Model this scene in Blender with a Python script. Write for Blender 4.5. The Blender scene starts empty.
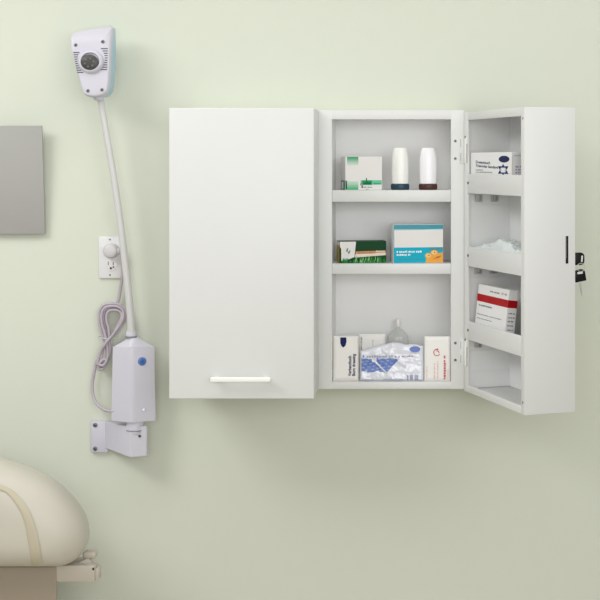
import bpy, bmesh, math, random
from mathutils import Vector, Matrix, noise
from mathutils.bvhtree import BVHTree

random.seed(7)
SC = bpy.context.scene
COL = SC.collection
U = 0.0025                     # metres per reference unit on the cabinet's body front plane
F = 1388.0                     # focal length in pixels of the 600 px frame
CX, CY = 430.0, 162.0          # principal point
EYE = 1.60
YF = -0.15                     # cabinet body front plane (wall face is y = 0)
CAMY = YF - F * U


def P(px, py, y):
    d = (y - CAMY) / F
    return Vector(((px - CX) * d, y, EYE - (py - CY) * d))


def S(y):                      # metres per pixel at depth y
    return (y - CAMY) / F


# ------------------------------------------------------------------ materials
def lin(c):
    c /= 255.0
    return c / 12.92 if c <= 0.04045 else ((c + 0.055) / 1.055) ** 2.4


def mat(name, rgb, rough=0.5, metal=0.0, spec=0.5, bump=0.0, bscale=200.0, coat=0.0, var=0.0, alpha=1.0, trans=0.0, sheen=0.0):
    m = bpy.data.materials.new(name)
    m.use_nodes = True
    nt = m.node_tree
    b = nt.nodes['Principled BSDF']
    col = (lin(rgb[0]), lin(rgb[1]), lin(rgb[2]), 1)
    b.inputs['Base Color'].default_value = col
    b.inputs['Roughness'].default_value = rough
    b.inputs['Metallic'].default_value = metal
    b.inputs['Specular IOR Level'].default_value = spec
    b.inputs['Coat Weight'].default_value = coat
    b.inputs['Alpha'].default_value = alpha
    b.inputs['Transmission Weight'].default_value = trans
    b.inputs['Sheen Weight'].default_value = sheen
    tc = nt.nodes.new('ShaderNodeTexCoord')
    nz = nt.nodes.new('ShaderNodeTexNoise')
    nz.inputs['Scale'].default_value = bscale
    nz.inputs['Detail'].default_value = 4
    nt.links.new(tc.outputs['Object'], nz.inputs['Vector'])
    if var > 0:
        mx = nt.nodes.new('ShaderNodeMix')
        mx.data_type = 'RGBA'
        mx.inputs['A'].default_value = tuple(v * (1 - var) for v in col[:3]) + (1,)
        mx.inputs['B'].default_value = tuple(min(1, v * (1 + var)) for v in col[:3]) + (1,)
        n2 = nt.nodes.new('ShaderNodeTexNoise')
        n2.inputs['Scale'].default_value = max(2.0, bscale * 0.05)
        nt.links.new(tc.outputs['Object'], n2.inputs['Vector'])
        nt.links.new(n2.outputs['Fac'], mx.inputs['Factor'])
        nt.links.new(mx.outputs['Result'], b.inputs['Base Color'])
    if bump > 0:
        bp = nt.nodes.new('ShaderNodeBump')
        bp.inputs['Strength'].default_value = bump
        bp.inputs['Distance'].default_value = 0.001
        nt.links.new(nz.outputs['Fac'], bp.inputs['Height'])
        nt.links.new(bp.outputs['Normal'], b.inputs['Normal'])
    return m


def fade_mat(name, top, bottom, z0, z1):
    """printed ink that fades between two colours along the box's own height"""
    m = mat(name, top, 0.45)
    nt = m.node_tree
    tc = nt.nodes.new('ShaderNodeTexCoord')
    sp = nt.nodes.new('ShaderNodeSeparateXYZ')
    mr = nt.nodes.new('ShaderNodeMapRange')
    mr.inputs['From Min'].default_value = z0
    mr.inputs['From Max'].default_value = z1
    mx = nt.nodes.new('ShaderNodeMix')
    mx.data_type = 'RGBA'
    mx.inputs['A'].default_value = tuple(lin(v) for v in bottom) + (1,)
    mx.inputs['B'].default_value = tuple(lin(v) for v in top) + (1,)
    nt.links.new(tc.outputs['Object'], sp.inputs[0])
    nt.links.new(sp.outputs['Z'], mr.inputs['Value'])
    nt.links.new(mr.outputs['Result'], mx.inputs['Factor'])
    nt.links.new(mx.outputs['Result'], nt.nodes['Principled BSDF'].inputs['Base Color'])
    return m


M = {}
M['wall'] = mat('wall_paint', (212, 216, 202), 0.75, bump=0.08, bscale=500, var=0.01, spec=0.25)
M['floor'] = mat('vinyl_floor', (186, 178, 158), 0.45, var=0.05, bscale=60)
M['ceil'] = mat('ceiling_paint', (240, 240, 236), 0.9)
M['white'] = mat('white_powder_coat', (221, 222, 221), 0.42, bump=0.05, bscale=900, spec=0.4)
M['whitelit'] = mat('white_powder_coat_lit', (246, 246, 245), 0.5, bump=0.05, bscale=900, spec=0.3)  # same coat, lightened inside the cabinet so its colour stands in for light
M['handle'] = mat('satin_white_handle', (246, 247, 242), 0.3, coat=0.3)
M['steel'] = mat('steel', (205, 205, 202), 0.35, metal=0.6)
M['dark'] = mat('dark_gap', (38, 38, 36), 0.6)
M['black'] = mat('black_plastic', (12, 12, 13), 0.4, spec=0.3)
M['screw'] = mat('grey_screw', (120, 118, 116), 0.4, metal=0.6)
M['card'] = mat('white_carton', (226, 224, 222), 0.5, bump=0.03)
M['cardw'] = mat('bright_white_carton', (238, 238, 238), 0.45)
M['lilac'] = mat('lilac_white_plastic', (207, 205, 216), 0.4, bump=0.03, spec=0.4)
M['lilac2'] = mat('lilac_white_bracket', (204, 202, 215), 0.42, bump=0.03, spec=0.4)
M['bluew'] = mat('pale_blue_plastic', (168, 200, 222), 0.35)
M['neck'] = mat('pale_neck_sleeve', (208, 207, 206), 0.5)
M['ring'] = mat('grey_ring', (128, 128, 134), 0.5)
M['lens'] = mat('dark_lens', (66, 64, 62), 0.4, coat=0.0, var=0.3, bscale=900)
M['slot'] = mat('dark_slot', (60, 60, 70), 0.6)
M['blue'] = mat('blue_button', (84, 124, 186), 0.35)
M['blue2'] = mat('blue_button_centre', (58, 96, 168), 0.3)
M['ledw'] = mat('clear_indicator', (236, 244, 246), 0.15, coat=0.6)
M['cord'] = mat('lilac_grey_cord', (182, 172, 182), 0.5)
M['plate'] = mat('white_outlet_plastic', (226, 225, 226), 0.35)
M['plug'] = mat('grey_white_plug', (205, 202, 205), 0.4)
M['board'] = mat('matte_grey_board', (166, 165, 162), 0.7, var=0.015, bscale=30)
M['boardedge'] = mat('pale_board_edge', (206, 207, 200), 0.6)
M['vinyl'] = mat('cream_vinyl', (200, 195, 183), 0.42, bump=0.05, bscale=350, spec=0.35)
M['band'] = mat('tan_vinyl_band', (190, 182, 160), 0.45, bump=0.05, bscale=350)
M['base'] = mat('beige_laminate', (156, 143, 124), 0.5)
M['rail'] = mat('beige_rail', (196, 188, 176), 0.45)
M['ivory'] = mat('ivory_bottle', (238, 238, 234), 0.3, coat=0.2)
M['bottle'] = mat('cool_white_bottle', (240, 239, 243), 0.3, coat=0.2)
M['teal'] = mat('dark_teal_cap', (24, 62, 78), 0.35)
M['maroon'] = mat('dark_maroon_cap', (72, 32, 28), 0.35)
M['green'] = mat('green_ink', (10, 152, 94), 0.5, spec=0.2)
M['green2'] = mat('mid_green_ink', (92, 190, 148), 0.45)
M['dgreen'] = mat('deep_green_ink', (0, 62, 28), 0.5, spec=0.2)
M['grass'] = mat('grass_green_ink', (26, 128, 48), 0.5, spec=0.2)
M['grass2'] = mat('light_grass_ink', (120, 188, 120), 0.4)
M['orange'] = mat('orange_ink', (206, 134, 84), 0.45)
M['cream'] = mat('cream_ink', (226, 214, 196), 0.45)
M['yellow'] = mat('yellow_ink', (176, 150, 44), 0.45)
M['leafgrey'] = mat('grey_green_ink', (112, 132, 122), 0.45)
M['cyan'] = mat('cyan_ink', (0, 172, 200), 0.5, spec=0.2)
M['tealink'] = mat('teal_ink', (38, 140, 156), 0.4)
M['amber'] = mat('amber_ink', (236, 160, 40), 0.4)
M['peach'] = mat('peach_ink', (244, 198, 112), 0.4)
M['brown'] = mat('brown_ink', (146, 84, 26), 0.45)
M['navy'] = mat('navy_ink', (10, 24, 84), 0.5, spec=0.2)
M['ink'] = mat('dark_violet_ink', (66, 62, 100), 0.5)
M['inkgrey'] = mat('grey_ink', (112, 112, 116), 0.5)
M['lav'] = mat('lavender_ink', (176, 146, 186), 0.5)
M['red'] = mat('red_ink', (176, 0, 16), 0.5, spec=0.2)
M['redtext'] = mat('soft_red_ink', (204, 92, 100), 0.5)
M['pink'] = mat('pink_ink', (226, 180, 178), 0.5)
M['cobalt'] = mat('cobalt_ink', (96, 122, 190), 0.4)
M['cobalt2'] = mat('pale_cobalt_ink', (150, 166, 210), 0.35)
M['paper'] = mat('packet_paper', (236, 235, 231), 0.55, bump=0.1, bscale=120)
M['film'] = mat('bluish_plastic_film', (226, 228, 238), 0.2, coat=0.5)
M['filmb'] = mat('cool_plastic_film', (226, 234, 234), 0.18, coat=0.5)
M['clear'] = mat('cloudy_clear_plastic', (228, 232, 228), 0.2, coat=0.4, alpha=0.45)
M['greyprint'] = mat('grey_blue_ink', (158, 162, 184), 0.45)


# ------------------------------------------------------------------ mesh builder
class MB:
    def __init__(self):
        self.v, self.f, self.m, self.slots = [], [], [], []

    def slot(self, name):
        if name not in self.slots:
            self.slots.append(name)
        return self.slots.index(name)

    def add(self, verts, faces, mname, tr=None):
        o = len(self.v)
        s = self.slot(mname)
        self.v += [tuple(tr @ Vector(q)) if tr is not None else tuple(q) for q in verts]
        self.f += [tuple(i + o for i in f) for f in faces]
        self.m += [s] * len(faces)

    def bm(self, b, mname, tr=None):
        b.verts.index_update()
        self.add([q.co[:] for q in b.verts], [[q.index for q in f.verts] for f in b.faces], mname, tr)
        b.free()

    def box(self, x0, x1, y0, y1, z0, z1, mname, bev=0.0, seg=2, tr=None):
        b = bmesh.new()
        bmesh.ops.create_cube(b, size=1)
        for q in b.verts:
            q.co = Vector((x0 + (q.co.x + .5) * (x1 - x0), y0 + (q.co.y + .5) * (y1 - y0), z0 + (q.co.z + .5) * (z1 - z0)))
        if bev > 0:
            bev = min(bev, 0.48 * min(x1 - x0, y1 - y0, z1 - z0))
            bmesh.ops.bevel(b, geom=b.edges[:], offset=bev, segments=seg, profile=0.5, affect='EDGES')
        self.bm(b, mname, tr)

    def prism(self, pts, ext, mname, bev=0.0, seg=2, tr=None, taper=None):
        """pts: closed 3-D outline, ext: extrusion vector"""
        b = bmesh.new()
        n = len(pts)
        A = [b.verts.new(q) for q in pts]
        B = [b.verts.new(Vector(q) + Vector(ext)) for q in pts]
        b.faces.new(A)
        b.faces.new(B[::-1])
        for i in range(n):
            b.faces.new((A[i], B[i], B[(i + 1) % n], A[(i + 1) % n]))
        bmesh.ops.recalc_face_normals(b, faces=b.faces[:])
        if bev > 0:
            bmesh.ops.bevel(b, geom=b.edges[:], offset=bev, segments=seg, profile=0.5, affect='EDGES')
        self.bm(b, mname, tr)

    def tube(self, pts, rad, mname, n=12, tr=None, cap=True):
        pts = [Vector(p) for p in pts]
        k = len(pts)
        if not hasattr(rad, '__len__'):
            rad = [rad] * k
        verts, faces = [], []
        up = None
        for i, p in enumerate(pts):
            t = (pts[min(i + 1, k - 1)] - pts[max(i - 1, 0)]).normalized()
            if up is None:
                up = t.orthogonal().normalized()
            up = (up - t * up.dot(t)).normalized()
            s = t.cross(up)
            for j in range(n):
                a = 2 * math.pi * j / n
                verts.append(p + (up * math.cos(a) + s * math.sin(a)) * rad[i])
        for i in range(k - 1):
            for j in range(n):
                faces.append((i * n + j, i * n + (j + 1) % n, (i + 1) * n + (j + 1) % n, (i + 1) * n + j))
        if cap:
            faces.append(tuple(range(n))[::-1])
            faces.append(tuple((k - 1) * n + j for j in range(n)))
        self.add(verts, faces, mname, tr)

    def lathe(self, prof, mname, n=32, sx=1.0, sy=1.0, tr=None):
        """profile of (r, z) about z"""
        verts, faces = [], []
        k = len(prof)
        for r, z in prof:
            for j in range(n):
                a = 2 * math.pi * j / n
                verts.append((r * math.cos(a) * sx, r * math.sin(a) * sy, z))
        for i in range(k - 1):
            for j in range(n):
                faces.append((i * n + j, i * n + (j + 1) % n, (i + 1) * n + (j + 1) % n, (i + 1) * n + j))
        faces.append(tuple(range(n))[::-1])
        faces.append(tuple((k - 1) * n + j for j in range(n)))
        self.add(verts, faces, mname, tr)

    # flat print on the face y = -lift, in local x, z
    def poly(self, pts, mname, lift=0.0003, tr=None):
        self.add([(x, -lift, z) for x, z in pts], [tuple(range(len(pts)))], mname, tr)

    def rect(self, x0, x1, z0, z1, mname, lift=0.0003, tr=None):
        self.poly([(x0, z0), (x1, z0), (x1, z1), (x0, z1)], mname, lift, tr)

    def ell(self, cx, cz, rx, rz, mname, lift=0.0003, tr=None, n=28):
        self.poly([(cx + rx * math.cos(2 * math.pi * j / n), cz + rz * math.sin(2 * math.pi * j / n)) for j in range(n)], mname, lift, tr)

    def arc(self, cx, cz, r, w, a0, a1, mname, lift=0.0003, tr=None, n=20):
        for j in range(n):
            p, q = math.radians(a0 + (a1 - a0) * j / n), math.radians(a0 + (a1 - a0) * (j + 1) / n)
            self.poly([(cx + (r - w) * math.cos(p), cz + (r - w) * math.sin(p)), (cx + r * math.cos(p), cz + r * math.sin(p)),
                       (cx + r * math.cos(q), cz + r * math.sin(q)), (cx + (r - w) * math.cos(q), cz + (r - w) * math.sin(q))], mname, lift, tr)

    def bars(self, x0, x1, z, h, mname, seed=0, lift=0.0003, tr=None, vertical=False):
        """a line of print too small to read: word-length dashes"""
        r = random.Random(seed)
        x = x0
        while x < x1:
            w = h * r.uniform(0.5, 1.0)
            e = min(x + w, x1)
            hh = h * r.uniform(0.65, 1.0)
            if vertical:
                self.rect(z, z + hh, x, e, mname, lift, tr)
            else:
                self.rect(x, e, z, z + hh, mname, lift, tr)
            x = e + h * (0.22 if r.random() < 0.8 else 0.7)

    def text(self, s, size, x, z, mname, lift=0.0004, rot=0.0, width=None, tr=None, bold=0.0):
        cu = bpy.data.curves.new('t', 'FONT')
        cu.body = s
        cu.size = size
        cu.offset = bold
        cu.resolution_u = 3
        ob = bpy.data.objects.new('t', cu)
        me = bpy.data.meshes.new_from_object(ob)
        vs = [q.co.copy() for q in me.vertices]
        fs = [tuple(p.vertices) for p in me.polygons]
        k = 1.0
        if width and vs:
            k = width / max(1e-6, max(q.x for q in vs))
        c, sn = math.cos(rot), math.sin(rot)
        self.add([(x + (q.x * k) * c - q.y * sn, -lift, z + (q.x * k) * sn + q.y * c) for q in vs], fs, mname, tr)
        bpy.data.objects.remove(ob)
        bpy.data.curves.remove(cu)
        bpy.data.meshes.remove(me)

    def build(self, name, parent=None, loc=(0, 0, 0), rot=(0, 0, 0), smooth=True, angle=35):
        me = bpy.data.meshes.new(name)
        me.from_pydata(self.v, [], self.f)
        for s in self.slots:
            me.materials.append(M[s])
        me.polygons.foreach_set('material_index', self.m)
        b = bmesh.new()
        b.from_mesh(me)
        b.to_mesh(me)
        b.free()
        if smooth:
            me.polygons.foreach_set('use_smooth', [True] * len(me.polygons))
            me.set_sharp_from_angle(angle=math.radians(angle))
        me.update()
        o = bpy.data.objects.new(name, me)
        COL.objects.link(o)
        o.location = loc
        o.rotation_euler = rot
        if parent:
            o.parent = parent
        return o


def tag(o, label, cat, group=None):
    o['label'] = label
    o['category'] = cat
    if group:
        o['group'] = group
    return o


def empty(name, loc, label, cat, rot=(0, 0, 0), group=None):
    o = bpy.data.objects.new(name, None)
    COL.objects.link(o)
    o.location = loc
    o.rotation_euler = rot
    o.empty_display_size = 0.05
    return tag(o, label, cat, group)


def structure(mb, name):
    o = mb.build(name, smooth=False)
    o['kind'] = 'structure'
    return o


def catmull(pts, n=8):
    pts = [Vector(p) for p in pts]
    out = []
    for i in range(len(pts) - 1):
        p0, p1, p2, p3 = pts[max(i - 1, 0)], pts[i], pts[i + 1], pts[min(i + 2, len(pts) - 1)]
        for j in range(n):
            t = j / n
            out.append(0.5 * ((2 * p1) + (p2 - p0) * t + (2 * p0 - 5 * p1 + 4 * p2 - p3) * t * t + (3 * p1 - p0 - 3 * p2 + p3) * t ** 3))
    out.append(pts[-1])
    return out


# ------------------------------------------------------------------ setting
b = MB(); b.box(-4.2, 3.6, 0, 0.12, 0, 2.75, 'wall'); structure(b, 'wall_back')
b = MB(); b.box(-4.2, 3.6, -4.6, 0.12, -0.1, 0, 'floor'); structure(b, 'floor')
b = MB(); b.box(-4.2, 3.6, -4.6, 0.12, 2.75, 2.85, 'ceil'); structure(b, 'ceiling')

# ------------------------------------------------------------------ the cabinet
def zc(p):
    return EYE - (p - CY) * U


XL, XM, XR = -251 * U, -111.5 * U, 34 * U
T = 53 * U                     # thickness of a door
ZT, ZB = zc(110), zc(389)
cab = empty('medicine_cabinet', (0, 0, 0), 'white two-door wall cabinet, its lockable door standing open on filled shelves', 'cabinet')


def bx(mb, x0, x1, d0, d1, p0, p1, m='white', bev=0.0008):
    """box on cabinet units: x units, depth units behind the body front, picture rows on the front plane"""
    mb.box(x0 * U, x1 * U, YF + d0 * U, YF + d1 * U, zc(p1), zc(p0), m, bev)


b = MB()
xl, xr = -251, 34
bx(b, xl, xr, 56, 59.6, 110, 389, 'whitelit')                       # back
bx(b, xl, xl + 4, 2.4, 57, 110, 389)                                 # left side
bx(b, xr - 4, xr, 2.4, 57, 110, 389)                                 # right side
bx(b, xl, xr, 2.4, 57, 110, 114)                                     # top
bx(b, xl, xr, 2.4, 57, 385, 389)                                     # bottom
bx(b, -104, -100, 2.6, 57, 112, 387)                               # partition
# front frame round the open compartment
bx(b, -115, -98, 0, 2.5, 110.1, 388.9, bev=0.0006)
bx(b, 21, xr, 0, 2.5, 110.1, 388.9, bev=0.0006)
bx(b, -100, 23, 0.05, 2.5, 110.1, 119.3, bev=0.0006)
bx(b, -100, 23, 0.05, 2.5, 382, 388.9, bev=0.0006)
bx(b, xl, -113, 0.05, 2.5, 110.1, 120, bev=0.0006)
bx(b, xl, -113, 0.05, 2.5, 380, 388.9, bev=0.0006)
bx(b, xl, xl + 10, 0.02, 2.5, 110.1, 388.9, bev=0.0006)
# inner liner so the compartment has its own walls
bx(b, -99.5, -98, 2, 56, 116, 384, 'whitelit', 0)
bx(b, 21, 22.5, 2, 56, 116, 384, 'whitelit', 0)
bx(b, -99, 22, 2, 56, 116.5, 118.5, 'whitelit', 0)
bx(b, -99, 22, 2, 56, 382, 384, 'whitelit', 0)
b.build('body', cab)

for (p0, p1) in ((190.2, 201.8), (263.6, 274)):
    b = MB()
    bx(b, -97.8, 20.8, 0.4, 2.4, p0, p1)
    bx(b, -97.8, 20.8, 2.3, 55.6, p0, p0 + 2, 'white', 0.0)
    b.build('shelf', cab)

# screws and hinge leaves on the frame
for p in (141, 158.5, 343, 360):
    b = MB()
    tr = Matrix.Translation((25.3 * U, YF - 0.0002, zc(p))) @ Matrix.Rotation(math.radians(90), 4, 'X')
    b.lathe([(0.0034, -0.001), (0.0034, 0.0005), (0.0025, 0.0012)], 'screw', 14, tr=tr)
    b.box(25.3 * U - .002, 25.3 * U + .002, YF - .0019, YF - .0012, zc(p) - .0004, zc(p) + .0004, 'dark')
    b.build('screw', cab)
for p in (150, 352):
    b = MB()
    b.box(29.3 * U, 33.9 * U, YF - 0.0012, YF - 0.0001, zc(p + 13.5), zc(p - 13.5), 'white', 0.0004)
    b.box(30.6 * U, 31.0 * U, YF - 0.0016, YF - 0.0011, zc(p + 11), zc(p + 3), 'inkgrey')
    b.box(30.6 * U, 31.0 * U, YF - 0.0016, YF - 0.0011, zc(p - 3), zc(p - 11), 'inkgrey')
    b.build('hinge', cab)

# closed left door: a deep pan like the right one
b = MB()
b.box(XL, XM, YF - T, YF - 0.0008, zc(389.8), ZT, 'white', 0.0022, 3)
ld = b.build('door', cab)
b = MB()
hy = YF - T
def hp(px): return (px - CX) / (F / (F - 53)) * U
def hz(py): return EYE - (py - CY) / (F / (F - 53)) * U
b.box(hp(211.8), hp(271.8), hy - 0.026, hy - 0.016, hz(380.6), hz(375.8), 'handle', 0.0022, 3)
for px in (217, 266):
    b.box(hp(px) - 0.005, hp(px) + 0.005, hy - 0.02, hy + 0.0005, hz(380), hz(376.6), 'handle', 0.001)
b.build('handle', ld)

# open right door: local x along its width from the hinge, local y from inner face to outer face
W = 145.0
ANG = math.atan2(-0.9354, 0.3535)
DZ0, DZ1 = 390.5, 112.3
DOOR_O = Vector((XR, YF - 0.0015, 0))
DR = Matrix.Rotation(ANG, 4, 'Z')


def dbox(mb, a0, a1, n0, n1, p0, p1, m='white', bev=0.0006):
    mb.box(a0 * U, a1 * U, n0 * U, n1 * U, zc(p1), zc(p0), m, bev)


def DW(a, n, p):
    return DOOR_O + DR @ Vector((a * U, n * U, 0)) + Vector((0, 0, zc(p)))


b = MB()
dbox(b, 0, W - 1, 49, 50.9, DZ1, DZ0, bev=0.0015)
dbox(b, 0.1, 2, 0.2, 50, DZ1, DZ0, bev=0.0006)
dbox(b, W - 2, W, 0, 51, DZ1, DZ0, bev=0.0015)
dbox(b, 0, W - 1, 0.3, 50.4, DZ1 + .15, DZ1 + 2, bev=0.0004)
dbox(b, 0, W - 1, 0.3, 50.4, DZ0 - 2, DZ0 - .15, bev=0.0004)
dbox(b, 0, 10, -.02, 2, DZ1, DZ0)
dbox(b, W - 7, W - .9, -0.02, 2, DZ1 + .1, DZ0 - .1)
dbox(b, 8, W - 6, 0.05, 2, DZ1, 120.3)
dbox(b, 8, W - 6, 0.05, 2, 383.3, DZ0)
# return lip along the free side of the opening
dbox(b, W - 8, W - 7, 0.1, 6, 118, 385, bev=0.0002)
# inner liner plates (hinge side, back)
dbox(b, 2, 2.6, 2, 49, 115, 388, 'whitelit', 0)
dbox(b, 2.6, W - 2, 48.4, 49, 115, 388, 'whitelit', 0)
# pressed shelf ledges running along the hinge side
for p in (205.5, 277.5, 350.5, 371):
    dbox(b, 2.5, 3.6, 3, 48, p, p + 1, 'whitelit', 0)
rd = b.build('door', cab, loc=DOOR_O, rot=(0, 0, ANG))

for (p0, p1) in ((173.8, 193), (245.8, 265.3), (319.8, 338.3)):
    b = MB()
    dbox(b, 9.5, W - 6.6, -0.25, 1.6, p0, p1)
    dbox(b, 3.7, W - 3, 1.5, 48.2, p1 - 2, p1, bev=0.0003)
    tr = Matrix.Translation((11.3 * U, -0.25 * U, zc(p0 + 9))) @ Matrix.Rotation(math.radians(90), 4, 'X')
    b.lathe([(0.0035, -0.0002), (0.0035, 0.0007)], 'dark', 14, tr=tr)
    b.build('tray', rd)
for (n, p) in ((13.5, 198.5), (31, 198.5), (13, 270.5), (29.5, 270.5), (13, 344)):
    b = MB()
    q = zc(p)
    n0 = n * U
    for s in (-2.6, 2.6):
        b.box(2.6 * U, 8 * U, n0 + (s - .6) * U, n0 + (s + .6) * U, q - 2.6 * U, q + 3.4 * U, 'steel', 0.0003)
    b.box(2.6 * U, 8 * U, n0 - 3 * U, n0 + 3 * U, q - 3.4 * U, q - 2 * U, 'steel', 0.0003)
    b.box(2.5 * U, 3.0 * U, n0 - 2.2 * U, n0 + 2.2 * U, q - 2 * U, q + 3.2 * U, 'handle', 0)
    b.build('shelf_clip', rd)
for p in (150, 352):           # hinge leaves on the door
    b = MB()
    dbox(b, 1.2, 6.4, -0.45, 0.02, p - 13, p + 13, 'handle', 0.0003)
    dbox(b, 7.2, 8.6, -0.2, 0.02, p - 6, p + 13, 'inkgrey', 0.0)
    b.build('hinge', rd)
for p in (137.3, 339.2):
    b = MB()
    tr = Matrix.Translation((4.2 * U, -0.45 * U, zc(p))) @ Matrix.Rotation(math.radians(90), 4, 'X')
    b.lathe([(0.0034, -0.001), (0.0034, 0.0006), (0.0022, 0.0012)], 'screw', 14, tr=tr)
    b.build('screw', rd)
for p in (122.5, 379.5):       # small screws in the free-side flange
    b = MB()
    tr = Matrix.Translation(((W - 3.5) * U, 0, zc(p))) @ Matrix.Rotation(math.radians(90), 4, 'X')
    b.lathe([(0.0026, -0.001), (0.0026, 0.0006)], 'screw', 12, tr=tr)
    b.build('screw', rd)
# latch slot in the free edge
b = MB()
dbox(b, W - 0.4, W + 0.25, 41.2, 43.8, CY + (235.8 - CY) / 1.092, CY + (263.2 - CY) / 1.092, 'black', 0.0002)
dbox(b, W + 0.2, W + 0.4, 41.6, 42.2, CY + (237 - CY) / 1.092, CY + (258 - CY) / 1.092, 'screw', 0.0)
b.build('latch_slot', rd)['label'] = 'black latch slot in the edge of the door'
# lock barrel on the outer face
LA, LN = 134.0, 51.0
LP = CY + (260.2 - CY) / 1.083
b = MB()
tr = Matrix.Translation((LA * U, LN * U - 0.0002, zc(LP))) @ Matrix.Rotation(math.radians(-90), 4, 'X')
b.lathe([(0.012, 0), (0.012, 0.003), (0.0105, 0.005), (0.009, 0.0055)], 'steel', 28, tr=tr)
b.build('lock', rd)['label'] = 'round steel lock barrel'


# ------------------------------------------------------------------ keys in the lock
def bow_mesh(w, h, t):
    """black key bow in local y (outwards) / z, thickness along x, with a pale slot"""
    mb = MB()
    pts = []
    r = 0.34 * h
    for cy_, cz_, a0 in ((w - r, h / 2 - r, 90), (w - r, -h / 2 + r, 0)):
        for k in range(7):
            a = math.radians(a0 - 15 * k)
            pts.append((0, cy_ + r * math.cos(a), cz_ + r * math.sin(a)))
    pts += [(0, 0, -h / 2), (0, 0, h / 2)]
    mb.prism(pts, (t, 0, 0), 'black', 0.0008, 2)
    sl = [(t + 0.0003, w * 0.62, -h * 0.25), (t + 0.0003, w * 0.79, -h * 0.25), (t + 0.0003, w * 0.83, h * 0.25), (t + 0.0003, w * 0.66, h * 0.25)]
    mb.add(sl, [(0, 1, 2, 3)], 'plate')
    sl2 = [(-0.0003, y, z) for _, y, z in sl]
    mb.add(sl2, [(3, 2, 1, 0)], 'plate')
    return mb


k1 = empty('key', DW(LA, LN + 2.4, LP), 'black-headed key pushed into the lock of the open door', 'key', rot=(0, 0, ANG), group='keys at the open door')
mb = bow_mesh(0.025, 0.029, 0.006)
o = mb.build('key_head', k1, loc=(-0.003, 0.0052, 0.003))
mb = MB(); mb.box(-0.001, 0.001, -0.0002, 0.008, -0.004, 0.004, 'steel'); mb.build('blade', k1)
k2 = empty('key', DW(LA, LN + 7.4, LP + 4.0), 'black-headed key dangling below the lock from a small wire ring', 'key', rot=(0, 0, ANG), group='keys at the open door')
mb = bow_mesh(0.028, 0.027, 0.006)
o = mb.build('key_head', k2, loc=(-0.003, 0.0095, -0.0395), rot=(math.radians(100), 0, 0))
mb = MB()
pts = [(-0.0008, 0.0045, -0.043), (-0.0008, 0.0095, -0.043), (-0.0008, 0.0135, -0.066), (-0.0008, 0.0118, -0.0735), (-0.0008, 0.0095, -0.067), (-0.0008, 0.0083, -0.064), (-0.0008, 0.0085, -0.060), (-0.0008, 0.0068, -0.057), (-0.0008, 0.0072, -0.053)]
mb.prism(pts, (0.0018, 0, 0), 'steel', 0.0)
mb.build('blade', k2)
rg = MB()
ring = [(0, 0.010 * math.cos(math.pi * 2 * i / 24), 0.0095 * math.sin(math.pi * 2 * i / 24)) for i in range(25)]
rg.tube(ring, 0.0007, 'steel', 8, cap=False)
o = rg.build('key_ring', loc=DW(LA + 3.2, LN + 9.5, LP + 6.6), rot=(0, 0, ANG))
tag(o, 'thin silver wire ring linking the two keys at the lock', 'key ring')


# ------------------------------------------------------------------ goods on the shelves
def shelf_x(px):
    return (px - CX) * U


def carton(w, d, h, m, bev=0.0008):
    mb = MB()
    mb.box(0, w, 0, d, 0, h, m, bev, 1)
    return mb


# top shelf: green and white carton, turned a little
w, d, h = 37.5 * U, 27 * U, 33.6 * U
u = w / 37.5
M['gf1'] = fade_mat('fading_green_ink', (16, 152, 98), (216, 222, 216), h - 9.4 * U, h - 1.5 * U)
M['gf2'] = fade_mat('rising_green_ink', (208, 220, 212), (18, 168, 106), 1.2 * U, 10 * U)
mb = carton(w, d, h, 'card')
mb.rect(1.8 * u, 13.2 * u, h - 8.8 * U, h - 0.3 * U, 'gf1')
mb.rect(0.4 * u, 13.2 * u, 0.4 * U, 9 * U, 'gf2')
mb.rect(0.3 * u, 1.6 * u, 1.0 * U, 9.5 * U, 'dgreen', 0.0005)
mb.rect(15.6 * u, 37 * u, 5.3 * U, 9.8 * U, 'green2')
mb.rect(17 * u, 27 * u, 5.0 * U, 9.8 * U, 'green', 0.0005)
mb.rect(21 * u, 22 * u, 8.4 * U, 12 * U, 'dgreen', 0.0006)
mb.bars(18.4 * u, 26 * u, 6.2 * U, 1.5 * U, 'dgreen', 3, 0.0007)
mb.bars(28.5 * u, 36 * u, 6.0 * U, 1.2 * U, 'green', 4, 0.0007)
mb.arc(16.8 * u, 5.8 * U, 1.7 * U, 0.7 * U, 0, 360, 'inkgrey', 0.0008)
mb.ell(17.3 * u, 3.0 * U, 1.1 * U, 0.9 * U, 'ink', 0.0006)
mb.bars(19 * u, 27 * u, 2.3 * U, 1.1 * U, 'inkgrey', 5)
mb.bars(21 * u, 23.6 * u, 0.5 * U, 0.7 * U, 'inkgrey', 6)
# printed left end
tl = Matrix.Translation((0, d, 0)) @ Matrix.Rotation(math.radians(-90), 4, 'Z')
mb.rect(0.4 * u, d - 1 * u, 0.4 * U, 9.5 * U, 'leafgrey', 0.0003, tl)
mb.rect(6 * u, 16 * u, 1.4 * U, 8 * U, 'cardw', 0.0005, tl)
mb.rect(20 * u, d - 1 * u, 0.4 * U, 9.4 * U, 'green', 0.0005, tl)
o = mb.build('medicine_box', loc=(shelf_x(345.2), YF + 1.6 * U, zc(190.2) + 0.0002), rot=(0, 0, math.radians(13)), smooth=False)
tag(o, 'white carton with fading green squares beside the two bottles', 'box')


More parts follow.
